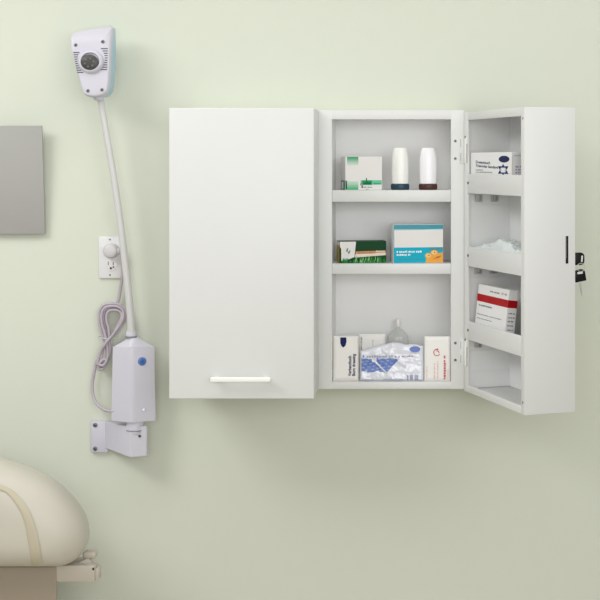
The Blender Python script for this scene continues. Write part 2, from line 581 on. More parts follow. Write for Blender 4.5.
def bottle(px, capm, bodym, label):
    e = empty('bottle', (shelf_x(px), YF + 17 * U, zc(190.2) + 0.0002), label, 'bottle', group='upturned bottles on the top shelf')
    mb = MB()
    R = 9.0 * U
    mb.lathe([(R * .95, 0), (R, 0.5 * U), (R, 5.6 * U), (R * .96, 6.1 * U)], capm, 44, sy=0.72)
    for k in range(44):        # grip ridges round the cap
        a = 2 * math.pi * k / 44
        if k % 2 == 0:
            x, y = R * math.cos(a), R * .72 * math.sin(a)
            mb.tube([(x, y, 0.9 * U), (x, y, 5.2 * U)], 0.0009, capm, 6)
    mb.build('cap', e)['label'] = 'ridged screw cap, the bottle standing on it'
    mb = MB()
    prof = [(R * .9, 6.1 * U), (R * .95, 6.5 * U), (R * .96, 9 * U), (R * .985, 22 * U), (R * .97, 28 * U), (R * .92, 33 * U), (R * .84, 37.5 * U), (R * .77, 40.2 * U), (R * .73, 41.6 * U), (R * .66, 42.3 * U), (R * .45, 42.6 * U)]
    sm = [(p.x, p.y) for p in catmull([(r, z, 0) for r, z in prof], 4)]
    mb.lathe(sm, bodym, 44, sy=0.66)
    mb.build('bottle_body', e, angle=60)
    return e


bottle(399.7, 'teal', 'ivory', 'white squeeze bottle standing upside down on a dark teal cap')
bottle(428.0, 'maroon', 'bottle', 'white squeeze bottle standing upside down on a dark maroon cap')

# middle shelf: herbal carton
w, d, h = 47.5 * U, 20 * U, 21.8 * U
mb = carton(w, d, h, 'dgreen')
mb.poly([(0.3 * U, 0.4 * U), (15 * U, 6 * U), (16.6 * U, h - 0.3 * U), (0.3 * U, h - 0.3 * U)], 'card')
mb.poly([(16.4 * U, 8.6 * U), (47 * U, 9.4 * U), (47 * U, 12.2 * U), (16.2 * U, 11.6 * U)], 'orange')
mb.poly([(15.5 * U, 5.5 * U), (47 * U, 7.5 * U), (47 * U, 10.2 * U), (15.8 * U, 9.0 * U)], 'cream', 0.0005)
mb.bars(37 * U, 46 * U, 10.8 * U, 2.0 * U, 'cream', 9, 0.0007)
mb.rect(0.2 * U, 47.2 * U, 0.2 * U, 2.2 * U, 'grass', 0.0006)
r = random.Random(4)
for k in range(110):
    x = r.uniform(1, 46) * U
    hh = r.uniform(3, 8.2) * U * (0.75 if x < 15 * U else 1)
    ww = r.uniform(.5, 1.0) * U
    lean = r.uniform(-1.6, 1.6) * U
    mb.poly([(x - ww, 0.3 * U), (x + ww, 0.3 * U), (min(47 * U, max(.3 * U, x + lean)), hh)], r.choice(['grass', 'grass', 'dgreen', 'grass2']), 0.0007 + k * 0.000006)
mb.poly([(0.2 * U, 1 * U), (1.6 * U, 1 * U), (1.6 * U, 14 * U), (0.2 * U, 17 * U)], 'dgreen', 0.0008)
mb.poly([(7.0 * U, 14.5 * U), (8.6 * U, 15.5 * U), (8.4 * U, 11.6 * U), (6.2 * U, 11.5 * U)], 'leafgrey', 0.0009)
mb.poly([(8.2 * U, 11.0 * U), (11 * U, 13.5 * U), (10.2 * U, 10 * U), (8.6 * U, 9 * U)], 'leafgrey', 0.0009)
mb.arc(8.4 * U, 12 * U, 4.6 * U, 0.5 * U, 100, 300, 'cream', 0.0008)
mb.bars(19 * U, 36 * U, 9.4 * U, 1.0 * U, 'brown', 2, 0.0008)
tl = Matrix.Translation((0, d, 0)) @ Matrix.Rotation(math.radians(-90), 4, 'Z')
mb.rect(0.3 * U, d - 0.3 * U, 0.4 * U, h - 4 * U, 'yellow', 0.0004, tl)
mb.rect(0.3 * U, d - 0.3 * U, h - 4 * U, h - 0.4 * U, 'card', 0.0004, tl)
o = mb.build('herbal_box', loc=(shelf_x(339.4), YF + 3.2 * U, zc(263.6) + 0.0002), rot=(0, 0, math.radians(12)), smooth=False)
o.location.x += 0.0
tag(o, 'low dark green carton with a printed grass border beside the blue box', 'box')

# middle shelf: blue carton
w, d, h = 50.5 * U, 24 * U, 38.8 * U
mb = carton(w, d, h, 'cardw')
mb.rect(0.2 * U, w - .2 * U, h - 4.6 * U, h - 0.2 * U, 'tealink')
mb.poly([(0.2 * U, h - 5 * U), (12 * U, h - 4.9 * U), (30 * U, h - 4.6 * U), (w - .2 * U, h - 3.6 * U), (w - .2 * U, h - 4.8 * U), (0.2 * U, h - 5.6 * U)], 'cyan', 0.0005)
mb.rect(0.7 * U, w - .2 * U, 15.6 * U, h - 5.2 * U, 'card', 0.0004)
mb.rect(0.2 * U, w - .2 * U, 0.3 * U, 15.8 * U, 'cyan', 0.0005)
mb.rect(0.2 * U, 0.7 * U, 0.3 * U, h - .3 * U, 'tealink', 0.0006)
mb.rect(36 * U, w - .2 * U, 12.5 * U, 15.8 * U, 'tealink', 0.0006)
mb.bars(3.2 * U, 28.5 * U, 10.6 * U, 1.9 * U, 'cardw', 11, 0.0008)
mb.bars(3.2 * U, 17 * U, 7.6 * U, 1.9 * U, 'cardw', 12, 0.0008)
mb.bars(3.2 * U, 30 * U, 3.4 * U, 1.1 * U, 'tealink', 13, 0.0008)
mb.poly([(32.5 * U, 0.3 * U), (w - .2 * U, 0.3 * U), (w - .2 * U, 10.6 * U), (42 * U, 8.6 * U), (33.5 * U, 5 * U)], 'amber', 0.0008)
for (cx_, cz_, rx_, rz_) in ((35.4, 7.4, 3.4, 2.7), (41.4, 10.4, 3.6, 2.6)):
    mb.ell(cx_ * U, cz_ * U, rx_ * U, rz_ * U, 'amber', 0.0009)
    mb.ell(cx_ * U, cz_ * U, rx_ * U * .78, rz_ * U * .75, 'peach', 0.0010)
    mb.ell((cx_ + .4) * U, cz_ * U, rx_ * U * .22, rz_ * U * .25, 'brown', 0.0011)
for k in range(3):
    mb.poly([((39 + k * 2.5) * U, (3.2 - .2 * k) * U), ((45 + k * 1.5) * U, (6.6 + .5 * k) * U), ((45.4 + k * 1.5) * U, (5.9 + .5 * k) * U)], 'brown', 0.0012)
o = mb.build('medicine_box', loc=(shelf_x(393.4), YF + 2.2 * U, zc(263.6) + 0.0002), rot=(0, 0, math.radians(9.5)), smooth=False)
tag(o, 'cyan and white carton with an orange picture in its corner', 'box')


# bottom compartment: flat packets
def sheet(w, h, t, fm, cols, rows, disp, topf=lambda x: 1.0):
    """a soft flat packet: displaced front, flat back, coloured by fm(x, z)"""
    mb = MB()
    vf = {}
    verts, faces, ms = [], [], []
    for j in range(rows + 1):
        for i in range(cols + 1):
            x = w * i / cols
            z = h * j / rows * topf(x)
            e = min(i, cols - i, j, rows - j)
            k = min(1.0, e / 3.0)
            verts.append((x, -t * (0.15 + 0.85 * math.sqrt(k)) - disp(x, z) * k, z))
    n0 = len(verts)
    for j in range(rows + 1):
        for i in range(cols + 1):
            verts.append((w * i / cols, 0, h * j / rows * topf(w * i / cols)))
    def ix(i, j): return j * (cols + 1) + i
    for j in range(rows):
        for i in range(cols):
            faces.append((ix(i, j), ix(i + 1, j), ix(i + 1, j + 1), ix(i, j + 1)))
            ms.append(fm(w * (i + .5) / cols, h * (j + .5) / rows * topf(w * (i + .5) / cols)))
            faces.append((n0 + ix(i, j + 1), n0 + ix(i + 1, j + 1), n0 + ix(i + 1, j), n0 + ix(i, j)))
            ms.append(fm(-1, -1))
    for i in range(cols):
        for j, fl in ((0, 0), (rows, 1)):
            q = (ix(i, j), n0 + ix(i, j), n0 + ix(i + 1, j), ix(i + 1, j))
            faces.append(q if not fl else q[::-1]); ms.append(fm(-1, -1))
    for j in range(rows):
        for i, fl in ((0, 1), (cols, 0)):
            q = (ix(i, j), n0 + ix(i, j), n0 + ix(i, j + 1), ix(i, j + 1))
            faces.append(q if not fl else q[::-1]); ms.append(fm(-1, -1))
    mb.v = [tuple(v) for v in verts]
    mb.f = faces
    mb.m = [mb.slot(s) for s in ms]
    return mb


ZF = zc(382) + 0.0003
lean = math.radians(-4)

mb = sheet(25.6 * U, 45 * U, 3.2 * U, lambda x, z: 'paper', 26, 40, lambda x, z: 0.0006 * noise.noise((x * 30, z * 30, 2)))
L0 = 3.2 * U + 0.0012
sh = [(10.2 * U + 3.2 * U * math.cos(a), 0) for a in (0,)]
shield = [(7.3, 43.6), (13.3, 43.6), (13.6, 39.5), (12.6, 35.6), (10.6, 33.7), (8.8, 34.6), (7.4, 38)]
mb.poly([(x * U, z * U) for x, z in shield], 'navy', L0)
mb.text('Verbandtuch', 4.3 * U, 18.4 * U, 5.2 * U, 'ink', L0, math.pi / 2, 20 * U, bold=0.00035)
mb.text('Burn dressing', 4.3 * U, 22.4 * U, 5.2 * U, 'ink', L0, math.pi / 2, 22 * U, bold=0.00035)
o = mb.build('dressing_packet', loc=(shelf_x(332.6), YF + 6 * U, ZF), rot=(lean, 0, 0))
tag(o, 'flat white dressing packet with navy shield and upright lettering', 'packet')

mb = sheet(27 * U, 45 * U, 2.4 * U, lambda x, z: 'paper', 20, 30, lambda x, z: 0.0006 * noise.noise((x * 25, z * 30, 5)))
L0 = 2.4 * U + 0.0012
mb.bars(26 * U, 42 * U, 2.5 * U, 0.9 * U, 'inkgrey', 21, L0, vertical=True)
mb.bars(22 * U, 34 * U, 0.8 * U, 0.8 * U, 'pink', 25, L0, vertical=True)
mb.bars(33 * U, 39 * U, 14 * U, 0.9 * U, 'greyprint', 22, L0, vertical=True)
o = mb.build('dressing_packet', loc=(shelf_x(357.6), YF + 22 * U, ZF), rot=(lean, 0, 0))
tag(o, 'plain pale packet standing behind the crumpled blue-printed bag', 'packet')


def blue_fm(x, z):
    X, Z = x / U, z / U
    if x < 0:
        return 'film'
    wob = 1.2 * math.sin(X * .45) + 1.0 * math.sin(X * 1.1 + 1)
    if 1.2 < X < 42 - (25 - Z) * .9 and 9.2 + wob * .5 < Z < 22.4 + wob * .3:
        if abs((X - 13) - (22 - Z) * 1.0) < 1.2:
            return 'film'
        if Z > 19 and X > 12 and X < 17:
            return 'film'
        return 'cobalt' if (math.sin(X * .9 + Z * 1.3) + math.sin(Z * 2.1 - X * .35)) < 0.95 else 'cobalt2'
    if 47.5 < X < 60.5 and 1 < Z < 6.2:
        return 'greyprint' if math.sin(X * 1.3) < 0.55 else 'film'
    return 'film'


def crumple(x, z):
    X, Z = x / U, z / U
    v = 0.0030 * noise.noise((X * .09, Z * .11, 3)) + 0.0016 * abs(noise.noise((X * .22 + Z * .15, Z * .26, 9)))
    for (ax, az, bx_, bz, a) in ((20, 18, 30, 4, .003), (24, 30, 44, 16, .0035), (8, 22, 26, 10, .002), (30, 34, 22, 14, .0025)):
        dx, dz = bx_ - ax, bz - az
        ll = math.hypot(dx, dz)
        tt = ((X - ax) * dx + (Z - az) * dz) / ll ** 2
        if -.1 < tt < 1.1:
            dist = abs((X - ax) * dz - (Z - az) * dx) / ll
            v += a * max(0, 1 - dist / 1.8)
    return v


def bag_top(x):
    X = x / U
    p = [(0, 30), (8, 31.5), (20, 35.5), (33, 38.5), (40, 38), (46, 36.2), (56, 36.6), (64, 34.5)]
    for (a0, h0), (a1, h1) in zip(p, p[1:]):
        if X <= a1:
            return (h0 + (h1 - h0) * (X - a0) / (a1 - a0)) / 38.0
    return p[-1][1] / 38.0


mb = sheet(64 * U, 38 * U, 3.4 * U, blue_fm, 84, 48, crumple, bag_top)
L0 = 3.4 * U + 0.0036
mb.ell(55.2 * U, 31.8 * U, 5.4 * U, 3.0 * U, 'cobalt', L0)
mb.rect(3 * U, 4.4 * U, 23.4 * U, 25.8 * U, 'cobalt', L0)
mb.bars(7 * U, 40 * U, 23.4 * U, 2.6 * U, 'greyprint', 31, L0)
mb.bars(42 * U, 54 * U, 24.4 * U, 1.2 * U, 'inkgrey', 32, L0)
mb.bars(2 * U, 14 * U, 1.4 * U, 1.0 * U, 'greyprint', 33, L0)
mb.bars(23 * U, 44 * U, 1.4 * U, 1.0 * U, 'greyprint', 34, L0)
o = mb.build('bandage_bag', loc=(shelf_x(359.6), YF + 7 * U, ZF), rot=(lean, 0, 0))
tag(o, 'crumpled clear film bag with a cobalt blue print, middle of the lowest compartment', 'bag')

mb = sheet(26.2 * U, 44.5 * U, 3.0 * U, lambda x, z: 'paper', 26, 40, lambda x, z: 0.0008 * noise.noise((x * 30, z * 26, 8)))
L0 = 3.0 * U + 0.0014
mb.arc(12.6 * U, 28.6 * U, 3.6 * U, 0.8 * U, 60, 330, 'redtext', L0)
mb.arc(13.2 * U, 28.6 * U, 1.9 * U, 0.8 * U, -30, 120, 'redtext', L0)
mb.poly([(11.3 * U, 31.6 * U), (13.4 * U, 33 * U), (13.2 * U, 30.6 * U)], 'redtext', L0)
mb.bars(2 * U, 26 * U, 19.4 * U, 2.4 * U, 'redtext', 41, L0, vertical=True)
mb.bars(2 * U, 20 * U, 13 * U, 1.2 * U, 'pink', 42, L0, vertical=True)
mb.bars(2 * U, 19 * U, 9.5 * U, 1.4 * U, 'pink', 43, L0, vertical=True)
mb.bars(2 * U, 15 * U, 2.0 * U, 1.0 * U, 'pink', 44, L0, vertical=True)
mb.bars(2 * U, 12 * U, 23.4 * U, 0.8 * U, 'pink', 45, L0, vertical=True)
o = mb.build('compress_packet', loc=(shelf_x(424.3), YF + 6 * U, ZF), rot=(lean, 0, 0))
tag(o, 'flat white packet with red circular mark and red upright lettering', 'packet')

# clear flask with a white cap behind the bag
e = empty('clear_flask', (shelf_x(397), YF + 44 * U, ZF), 'cloudy clear flask with a small white cap behind the crumpled bag', 'flask')
mb = MB()
prof = [(10 * U, 0), (11 * U, 1.5 * U), (11 * U, 36 * U), (10 * U, 41 * U), (6 * U, 46 * U), (2.4 * U, 48.5 * U), (2.2 * U, 50 * U)]
mb.lathe([(p.x, max(0, p.y)) for p in catmull([(r_, z_, 0) for r_, z_ in prof], 3)], 'clear', 32, sy=0.6)
mb.build('flask_body', e, angle=60)
mb = MB()
mb.lathe([(2.1 * U, 49.8 * U), (2.3 * U, 50.2 * U), (2.2 * U, 57 * U), (1.8 * U, 57.8 * U)], 'handle', 20)
mb.build('cap', e)

# ------------------------------------------------------------------ goods in the door trays
zt = zc(193 - 2) + 0.0002
w, d, h = 101 * U, 11.5 * U, 38.2 * U
mb = carton(w, d, h, 'cardw', 0.0015)
mb.ell(84 * U, 31.6 * U, 12.5 * U, 3.2 * U, 'navy')
mb.text('Dreiecktuch', 3.7 * U, 15 * U, 27.8 * U, 'ink', 0.0004, -0.03, 36 * U, bold=0.0002)
mb.text('Triangular bandage', 3.7 * U, 15 * U, 24.2 * U, 'ink', 0.0004, -0.03, 55 * U, bold=0.0002)
mb.bars(15 * U, 34 * U, 20.6 * U, 1.2 * U, 'inkgrey', 50)
mb.bars(15 * U, 56 * U, 18.6 * U, 1.0 * U, 'inkgrey', 51)
mb.bars(15 * U, 20 * U, 16.4 * U, 1.0 * U, 'inkgrey', 52)
# emblem of triangles set in a ring
cx_, cz_ = 82 * U, 21.4 * U
for k in range(6):
    a = math.radians(60 * k + 30)
    x, z = cx_ + 9.0 * U * math.cos(a), cz_ + 3.9 * U * math.sin(a)
    s = 1 if k % 2 else -1
    mb.poly([(x - 4.6 * U, z - 1.6 * U * s), (x + 4.6 * U, z - 1.6 * U * s), (x, z + 1.9 * U * s)][::s], 'navy')
for k in range(6):
    a = math.radians(60 * k)
    x, z = cx_ + 5.4 * U * math.cos(a), cz_ + 3.0 * U * math.sin(a)
    mb.poly([(x - 1.4 * U, z - .8 * U), (x + 1.4 * U, z - .8 * U), (x, z + 1.0 * U)], 'cobalt', 0.0005)
te = Matrix.Translation((w, 0, 0)) @ Matrix.Rotation(math.radians(90), 4, 'Z')
mb.rect(0.2 * U, 0.9 * U, 2 * U, h - 4 * U, 'cream', 0.0004, te)
for k in range(5):
    mb.bars(4 * U, 9.6 * U, (13 + 2.7 * k) * U, 1.7 * U, 'lav', 60 + k, 0.0004, te)
mb.bars(3.6 * U, 10 * U, 8.6 * U, 2.0 * U, 'lav', 70, 0.0004, te)
mb.rect(2.6 * U, 11 * U, 34.5 * U, 35 * U, 'cobalt2', 0.0004, te)
o = mb.build('bandage_box', loc=DOOR_O + DR @ Vector((8 * U, 3.2 * U, 0)) + Vector((0, 0, zt)), rot=(0, 0, ANG), smooth=False)
tag(o, 'white carton with navy oval and triangle emblem in the top door tray', 'box')

zt = zc(338.3 - 2) + 0.0034
w, d, h = 74 * U, 10 * U, 52.5 * U
mb = carton(w, d, h, 'cardw', 0.001)
mb.rect(0, w, 35.8 * U, 43 * U, 'red')
mb.bars(30 * U, 54 * U, 46.8 * U, 1.6 * U, 'inkgrey', 80)
mb.bars(57 * U, 63 * U, 46.6 * U, 2.6 * U, 'pink', 81)
mb.bars(65 * U, 71 * U, 46.8 * U, 2.0 * U, 'greyprint', 82)
mb.bars(6 * U, 38 * U, 31.5 * U, 1.6 * U, 'inkgrey', 83)
mb.bars(4 * U, 64 * U, 23 * U, 0.8 * U, 'inkgrey', 84)
mb.bars(4 * U, 42 * U, 19 * U, 0.8 * U, 'inkgrey', 85)
te = Matrix.Translation((w, 0, 0)) @ Matrix.Rotation(math.radians(90), 4, 'Z')
mb.rect(0, d, 35.8 * U, 43 * U, 'red', 0.0003, te)
for k, q in enumerate((30, 26, 22.5, 18.5, 14.5, 8)):
    mb.bars(2 * U, 8.5 * U, q * U, 1.3 * U, 'inkgrey', 90 + k, 0.0003, te)
rot = DR.to_3x3() @ Matrix.Rotation(math.radians(-6.5), 3, 'X')
o = mb.build('medicine_box', loc=DOOR_O + DR @ Vector((14 * U, 4.2 * U, 0)) + Vector((0, 0, zt)), smooth=False)
o.rotation_euler = rot.to_euler()
tag(o, 'white carton with a broad red band leaning in a door tray', 'box')

# crumpled film packet in the second tray
zt = zc(265.3 - 2) + 0.0003
mb = MB()
nx, ny = 70, 26
LX, LY = 124 * U, 40 * U
vt, vb = [], []
for j in range(ny + 1):
    for i in range(nx + 1):
        a, n = i / nx, j / ny
        e = min(1, min(a * 40, (1 - a) * 9)) * min(1, min(n, 1 - n) * 5)
        hump = 19.0 + 6.0 * math.exp(-((a - .47) / .16) ** 2) + 2.0 * math.exp(-((a - .66) / .08) ** 2)
        rough = 3.4 * noise.noise((a * 7, n * 4, 1.3)) + 2.2 * abs(noise.noise((a * 17, n * 8, 4.2))) + 1.0 * noise.noise((a * 34, n * 15, 7))
        hz_ = (hump + rough) * (0.25 + .75 * e ** .6)
        vt.append((a * LX + .001 * noise.noise((a * 9, n * 9, 0)), n * LY, max(2.0, hz_) * U))
        vb.append((a * LX, n * LY, 0))
N = len(vt)
def ii(i, j): return j * (nx + 1) + i
fs = []
for j in range(ny):
    for i in range(nx):
        fs.append((ii(i, j), ii(i + 1, j), ii(i + 1, j + 1), ii(i, j + 1)))
        fs.append((N + ii(i, j + 1), N + ii(i + 1, j + 1), N + ii(i + 1, j), N + ii(i, j)))
for i in range(nx):
    fs.append((N + ii(i, 0), N + ii(i + 1, 0), ii(i + 1, 0), ii(i, 0)))
    fs.append((ii(i, ny), ii(i + 1, ny), N + ii(i + 1, ny), N + ii(i, ny)))
for j in range(ny):
    fs.append((ii(0, j), ii(0, j + 1), N + ii(0, j + 1), N + ii(0, j)))
    fs.append((N + ii(nx, j), N + ii(nx, j + 1), ii(nx, j + 1), ii(nx, j)))
mb.add(vt + vb, fs, 'filmb')
o = mb.build('film_packet', loc=DOOR_O + DR @ Vector((4 * U, 3 * U, 0)) + Vector((0, 0, zt)), rot=(0, 0, ANG), angle=25)
tag(o, 'crumpled pale bluish film packets filling the second door tray', 'packet')

# ------------------------------------------------------------------ grey board at the left
yb = -0.016
mb = MB()
tl_, tr_ = P(-70, 126, yb - 0.022), P(41.8, 126, yb - 0.022)
br_, bl_ = P(45, 234, yb), P(-70, 234.6, yb)
mb.prism([tl_, tr_, br_, bl_], (0, 0.007, 0), 'board', 0.0012, 2)
bo = mb.build('wall_board')
tag(bo, 'plain grey board hung on the wall, cut off by the frame', 'board')
mb = MB()
a_, b_ = tl_ + Vector((0, 0.0005, 0.0002)), tr_ + Vector((-0.001, 0.0005, 0.0002))
mb.prism([a_, b_, b_ + Vector((0, 0.0065, 0)), a_ + Vector((0, 0.0065, 0))], (0, 0, 0.0028), 'boardedge', 0.0003, 1)
mb.build('top_edge', bo)['label'] = 'pale strip along the top edge'
mb = MB()
c_ = P(-5, 180, -0.02)
mb.box(c_.x - .06, c_.x + .06, -0.012, -0.0002, c_.z - .05, c_.z + .05, 'ring')
mb.build('hanger', bo)

# ------------------------------------------------------------------ wall outlet
yo = -0.007
s = S(yo)
ol = empty('wall_outlet', P(109.5, 258, 0), 'white outlet plate on the wall below the grey board\'s level, lamp plug in it', 'outlet')
o0 = Vector(ol.location)


def loc_box(mb, px0, px1, py0, py1, y0, y1, m, bev, org):
    A, B = P(px0, py1, y0), P(px1, py0, y0)
    mb.box(A.x - org.x, B.x - org.x, y0 - org.y, y1 - org.y, A.z - org.z, B.z - org.z, m, bev)


mb = MB()
loc_box(mb, 98.4, 121.4, 236.6, 278.4, yo, -0.0001, 'plate', 0.003, o0)
mb.build('face_plate', ol)
for py in (239.5, 275):
    mb = MB()
    c_ = P(110, py, yo) - o0
    mb.lathe([(.0024, -.001), (.0024, .0006), (.0015, .001)], 'screw', 12, tr=Matrix.Translation(c_) @ Matrix.Rotation(math.radians(90), 4, 'X'))
    mb.build('screw', ol)
mb = MB()
c_ = P(111, 265.5, yo) - o0
mb.lathe([(.0155, -.002), (.0155, .001), (.0142, .0016)], 'plate', 28, tr=Matrix.Translation(c_) @ Matrix.Rotation(math.radians(90), 4, 'X'))
for dx, hh in ((-.0068, .010), (.0062, .008)):
    mb.box(c_.x + dx - .0009, c_.x + dx + .0009, c_.y - .0021, c_.y - .0015, c_.z + .001, c_.z + .001 + hh, 'slot')
for dx, dz, rr in ((0, -.007, .0030), (.0065, -.004, .0022)):
    mb.lathe([(rr, 0), (rr, .0005)], 'dark', 12, tr=Matrix.Translation((c_.x + dx, c_.y - .0016, c_.z + dz)) @ Matrix.Rotation(math.radians(90), 4, 'X'))
mb.build('socket', ol)

# ------------------------------------------------------------------ examination lamp
lo = P(98, 437, 0)
lamp = empty('examination_lamp', lo, 'lilac-white gooseneck examination lamp on a wall bracket', 'lamp')


def Q(px, py, y):
    return P(px, py, y) - lo


# wall bracket
mb = MB()
loc_box(mb, 90.6, 108, 421, 453, -0.012, -0.0002, 'lilac2', 0.004, lo)
br = mb.build('wall_bracket', lamp)
mb = MB()
plan = [(104, -0.008), (104.2, -0.010), (129, -0.076), (131, -0.078), (146.5, -0.066), (147.5, -0.062), (128, -0.008)]
bb = bmesh.new()
top, bot = [], []
for px, y in plan:
    f = min(1, max(0, -y / 0.078))
    a = Q(px, 430, y); b_ = Q(px, 430, y)
    zt_ = Q(118, 424.5, -0.04).z
    zb_ = Q(118, 449.5, -0.04).z - 0.0125 * f
    top.append(bb.verts.new((a.x, a.y, zt_ + 0.003 * (1 - f))))
    bot.append(bb.verts.new((a.x, a.y, zb_)))
bb.faces.new(top); bb.faces.new(bot[::-1])
for i in range(len(plan)):
    j = (i + 1) % len(plan)
    bb.faces.new((top[i], bot[i], bot[j], top[j]))
bmesh.ops.recalc_face_normals(bb, faces=bb.faces[:])
bmesh.ops.bevel(bb, geom=bb.edges[:], offset=0.0012, segments=2, affect='EDGES')
mb.bm(bb, 'lilac')
# cover slot at the top of the arm
c0 = Q(120, 428.4, -0.129)
mb.build('arm', br)
for (px, py) in ((95.2, 425), (95.2, 448.6)):
    m2 = MB()
    m2.lathe([(.0058, -.001), (.0058, .0012), (.004, .0024)], 'screw', 18, tr=Matrix.Translation(Q(px, py, -0.012)) @ Matrix.Rotation(math.radians(90), 4, 'X'))
    m2.lathe([(.0022, .002), (.0022, .0028)], 'slot', 10, tr=Matrix.Translation(Q(px, py, -0.012)) @ Matrix.Rotation(math.radians(90), 4, 'X'))
    m2.build('screw', br)
m2 = MB()
m2.lathe([(.0035, -.003), (.0035, .002), (.002, .003)], 'slot', 14, tr=Matrix.Translation(Q(139.6, 436, -0.0715)) @ Matrix.Rotation(math.radians(17), 4, 'Z') @ Matrix.Rotation(math.radians(90), 4, 'X'))
m2.build('screw', br)

# swivel between arm and box
yc = -0.055
ctr = Q(133.6, 420, yc)
mb = MB()
zA, zB = Q(132, 431.5, yc).z, Q(132, 419.5, yc).z
mb.lathe([(0.023, zA - 0.002), (0.023, zB), (0.021, zB + 0.001)], 'lilac2', 32, tr=Matrix.Translation((ctr.x + 0.004, ctr.y, 0)))
mb.lathe([(0.0245, zA + .004), (0.0245, zA + .006)], 'ring', 32, tr=Matrix.Translation((ctr.x + 0.004, ctr.y, 0)))
mb.build('swivel', lamp)

# control box: square plan turned on its corner, tapering shoulder
bb = bmesh.new()
rings = []
zbot, ztop = Q(132, 420.5, yc).z, Q(132, 346.5, yc).z
H = ztop - zbot
R0 = 0.0548
levels = [(0, 1.035), (.03, 1.05), (.5, 1.015), (.985, .985), (1.0, .97)]
for f, k in levels:
    rg_ = []
    for c in range(4):
        base_a = math.radians(-90 + 90 * c)
        for da in (-9, -3, 3, 9):
            # softly rounded corners
            a = base_a + math.radians(da)
            rr = R0 * k * (0.985 if abs(da) == 3 else 0.955)
            rr = rr if abs(da) == 3 else R0 * k * .915
            rg_.append(bb.verts.new((ctr.x + rr * math.cos(a), ctr.y + .5 * rr * math.sin(a), zbot + H * f)))
    rings.append(rg_)
zs1, zs2 = Q(132, 341.5, yc).z, Q(132, 337.2, yc).z
for z_, rmul in ((ztop + 0.001, .93), (zs1, .52), (zs2, .23), (zs2 + 0.002, .20)):
    rg_ = []
    for i in range(16):
        v0 = rings[len(levels) - 1][i].co
        base_dir = Vector((v0.x - ctr.x, v0.y - ctr.y, 0))
        circ = base_dir.normalized() * R0 * rmul
        sq = base_dir * rmul
        mixf = min(1, (1 - rmul) * 1.3)
        q = sq.lerp(circ, mixf)
        rg_.append(bb.verts.new((ctr.x + q.x, ctr.y + q.y, z_)))
    rings.append(rg_)
for a_, b2 in zip(rings, rings[1:]):
    for i in range(16):
        bb.faces.new((a_[i], a_[(i + 1) % 16], b2[(i + 1) % 16], b2[i]))
bb.faces.new(rings[0][::-1]); bb.faces.new(rings[-1])
bmesh.ops.recalc_face_normals(bb, faces=bb.faces[:])
mb = MB()
mb.bm(bb, 'lilac')
box_o = mb.build('control_box', lamp, angle=28)
# button and indicator on the right-hand face (normal towards +x -y)
bxt = BVHTree.FromPolygons([Vector(v) for v in mb.v], mb.f)


def on_face(px, py):
    cam = Vector((0, CAMY, EYE)) - lo
    hit, n_, _, _ = bxt.ray_cast(cam, (Q(px, py, -0.1) - cam).normalized())
    return Matrix.Translation(hit) @ n_.to_track_quat('Z', 'Y').to_matrix().to_4x4()


mb = MB()
mb.lathe([(.0108, -.003), (.0108, .0012), (.0092, .0022)], 'blue', 28, tr=on_face(142, 361.3))
mb.lathe([(.0060, .002), (.0054, .0028)], 'blue2', 24, tr=on_face(142, 361.3))
mb.build('button', box_o)['label'] = 'round blue push button'
mb = MB()
mb.lathe([(.0042, -.003), (.0042, .0014), (.0025, .0024)], 'ledw', 18, tr=on_face(143.8, 409.8))
mb.lathe([(.0052, -.003), (.0052, .001)], 'cobalt2', 18, tr=on_face(143.8, 409.8))
mb.build('indicator_light', box_o)

# neck
ny0, ny1 = -0.055, -0.088
npx = [(132, 338.5, 4.6), (132, 334, 4.5), (131.4, 329, 4.0), (130.6, 318, 3.7), (128.2, 290, 3.6), (124.6, 258, 3.5), (120, 220, 3.4), (114.2, 180, 3.3), (108.3, 145, 3.2), (103.6, 118, 3.2), (100.2, 97, 3.3), (99.0, 91, 3.6)]
pts, rad = [], []
for i, (px, py, r_) in enumerate(npx):
    f = i / (len(npx) - 1)
    y = ny0 + (ny1 - ny0) * (f ** 1.2)
    pts.append(Q(px, py, y)); rad.append(r_ * S(y))
cp = catmull(pts, 6)
cr = [v.x for v in catmull([(r_, 0, 0) for r_ in rad], 6)]
mb = MB(); mb.tube(cp, cr, 'neck', 20); mb.build('neck', lamp)
mb = MB()
c_ = Q(131.5, 336.6, yc)
mb.lathe([(.0150, -.0022), (.0156, 0), (.0145, .002)], 'ring', 28, tr=Matrix.Translation((c_.x, ctr.y, c_.z)))
mb.lathe([(.0140, .0), (.0150, .006), (.0125, .014), (.0108, .017)], 'lilac', 28, tr=Matrix.Translation((c_.x, ctr.y, c_.z + .001)))
mb.build('collar', lamp)

# head
yh = -0.125
sh_ = S(yh)
front = [(70.0, 46), (70.0, 36), (72.6, 31.6), (84, 28.4), (97, 25.6), (106.5, 24.0), (110, 26.6), (110.6, 46), (109.8, 66), (108.8, 83), (107.2, 92), (103, 95.6), (95, 97), (87, 96.4), (83.5, 93.8), (81, 86), (77.2, 72), (73, 57)]
hc = Q(92, 62, yh)


def head_ring(scale, dy, lift=0.0):
    out = []
    for px, py in front:
        q = Q(px, py, yh)
        up_ = max(0.0, ((hc.z + (q.z - hc.z) * scale) - Q(92, 43, yh).z) / S(yh))      # pixels above the upper screws
        out.append(Vector((hc.x + (q.x - hc.x) * scale, hc.y + dy + (0.00011 * up_ * up_ if dy < 0.05 else 0), hc.z + (q.z - hc.z) * scale + lift)))
    return out


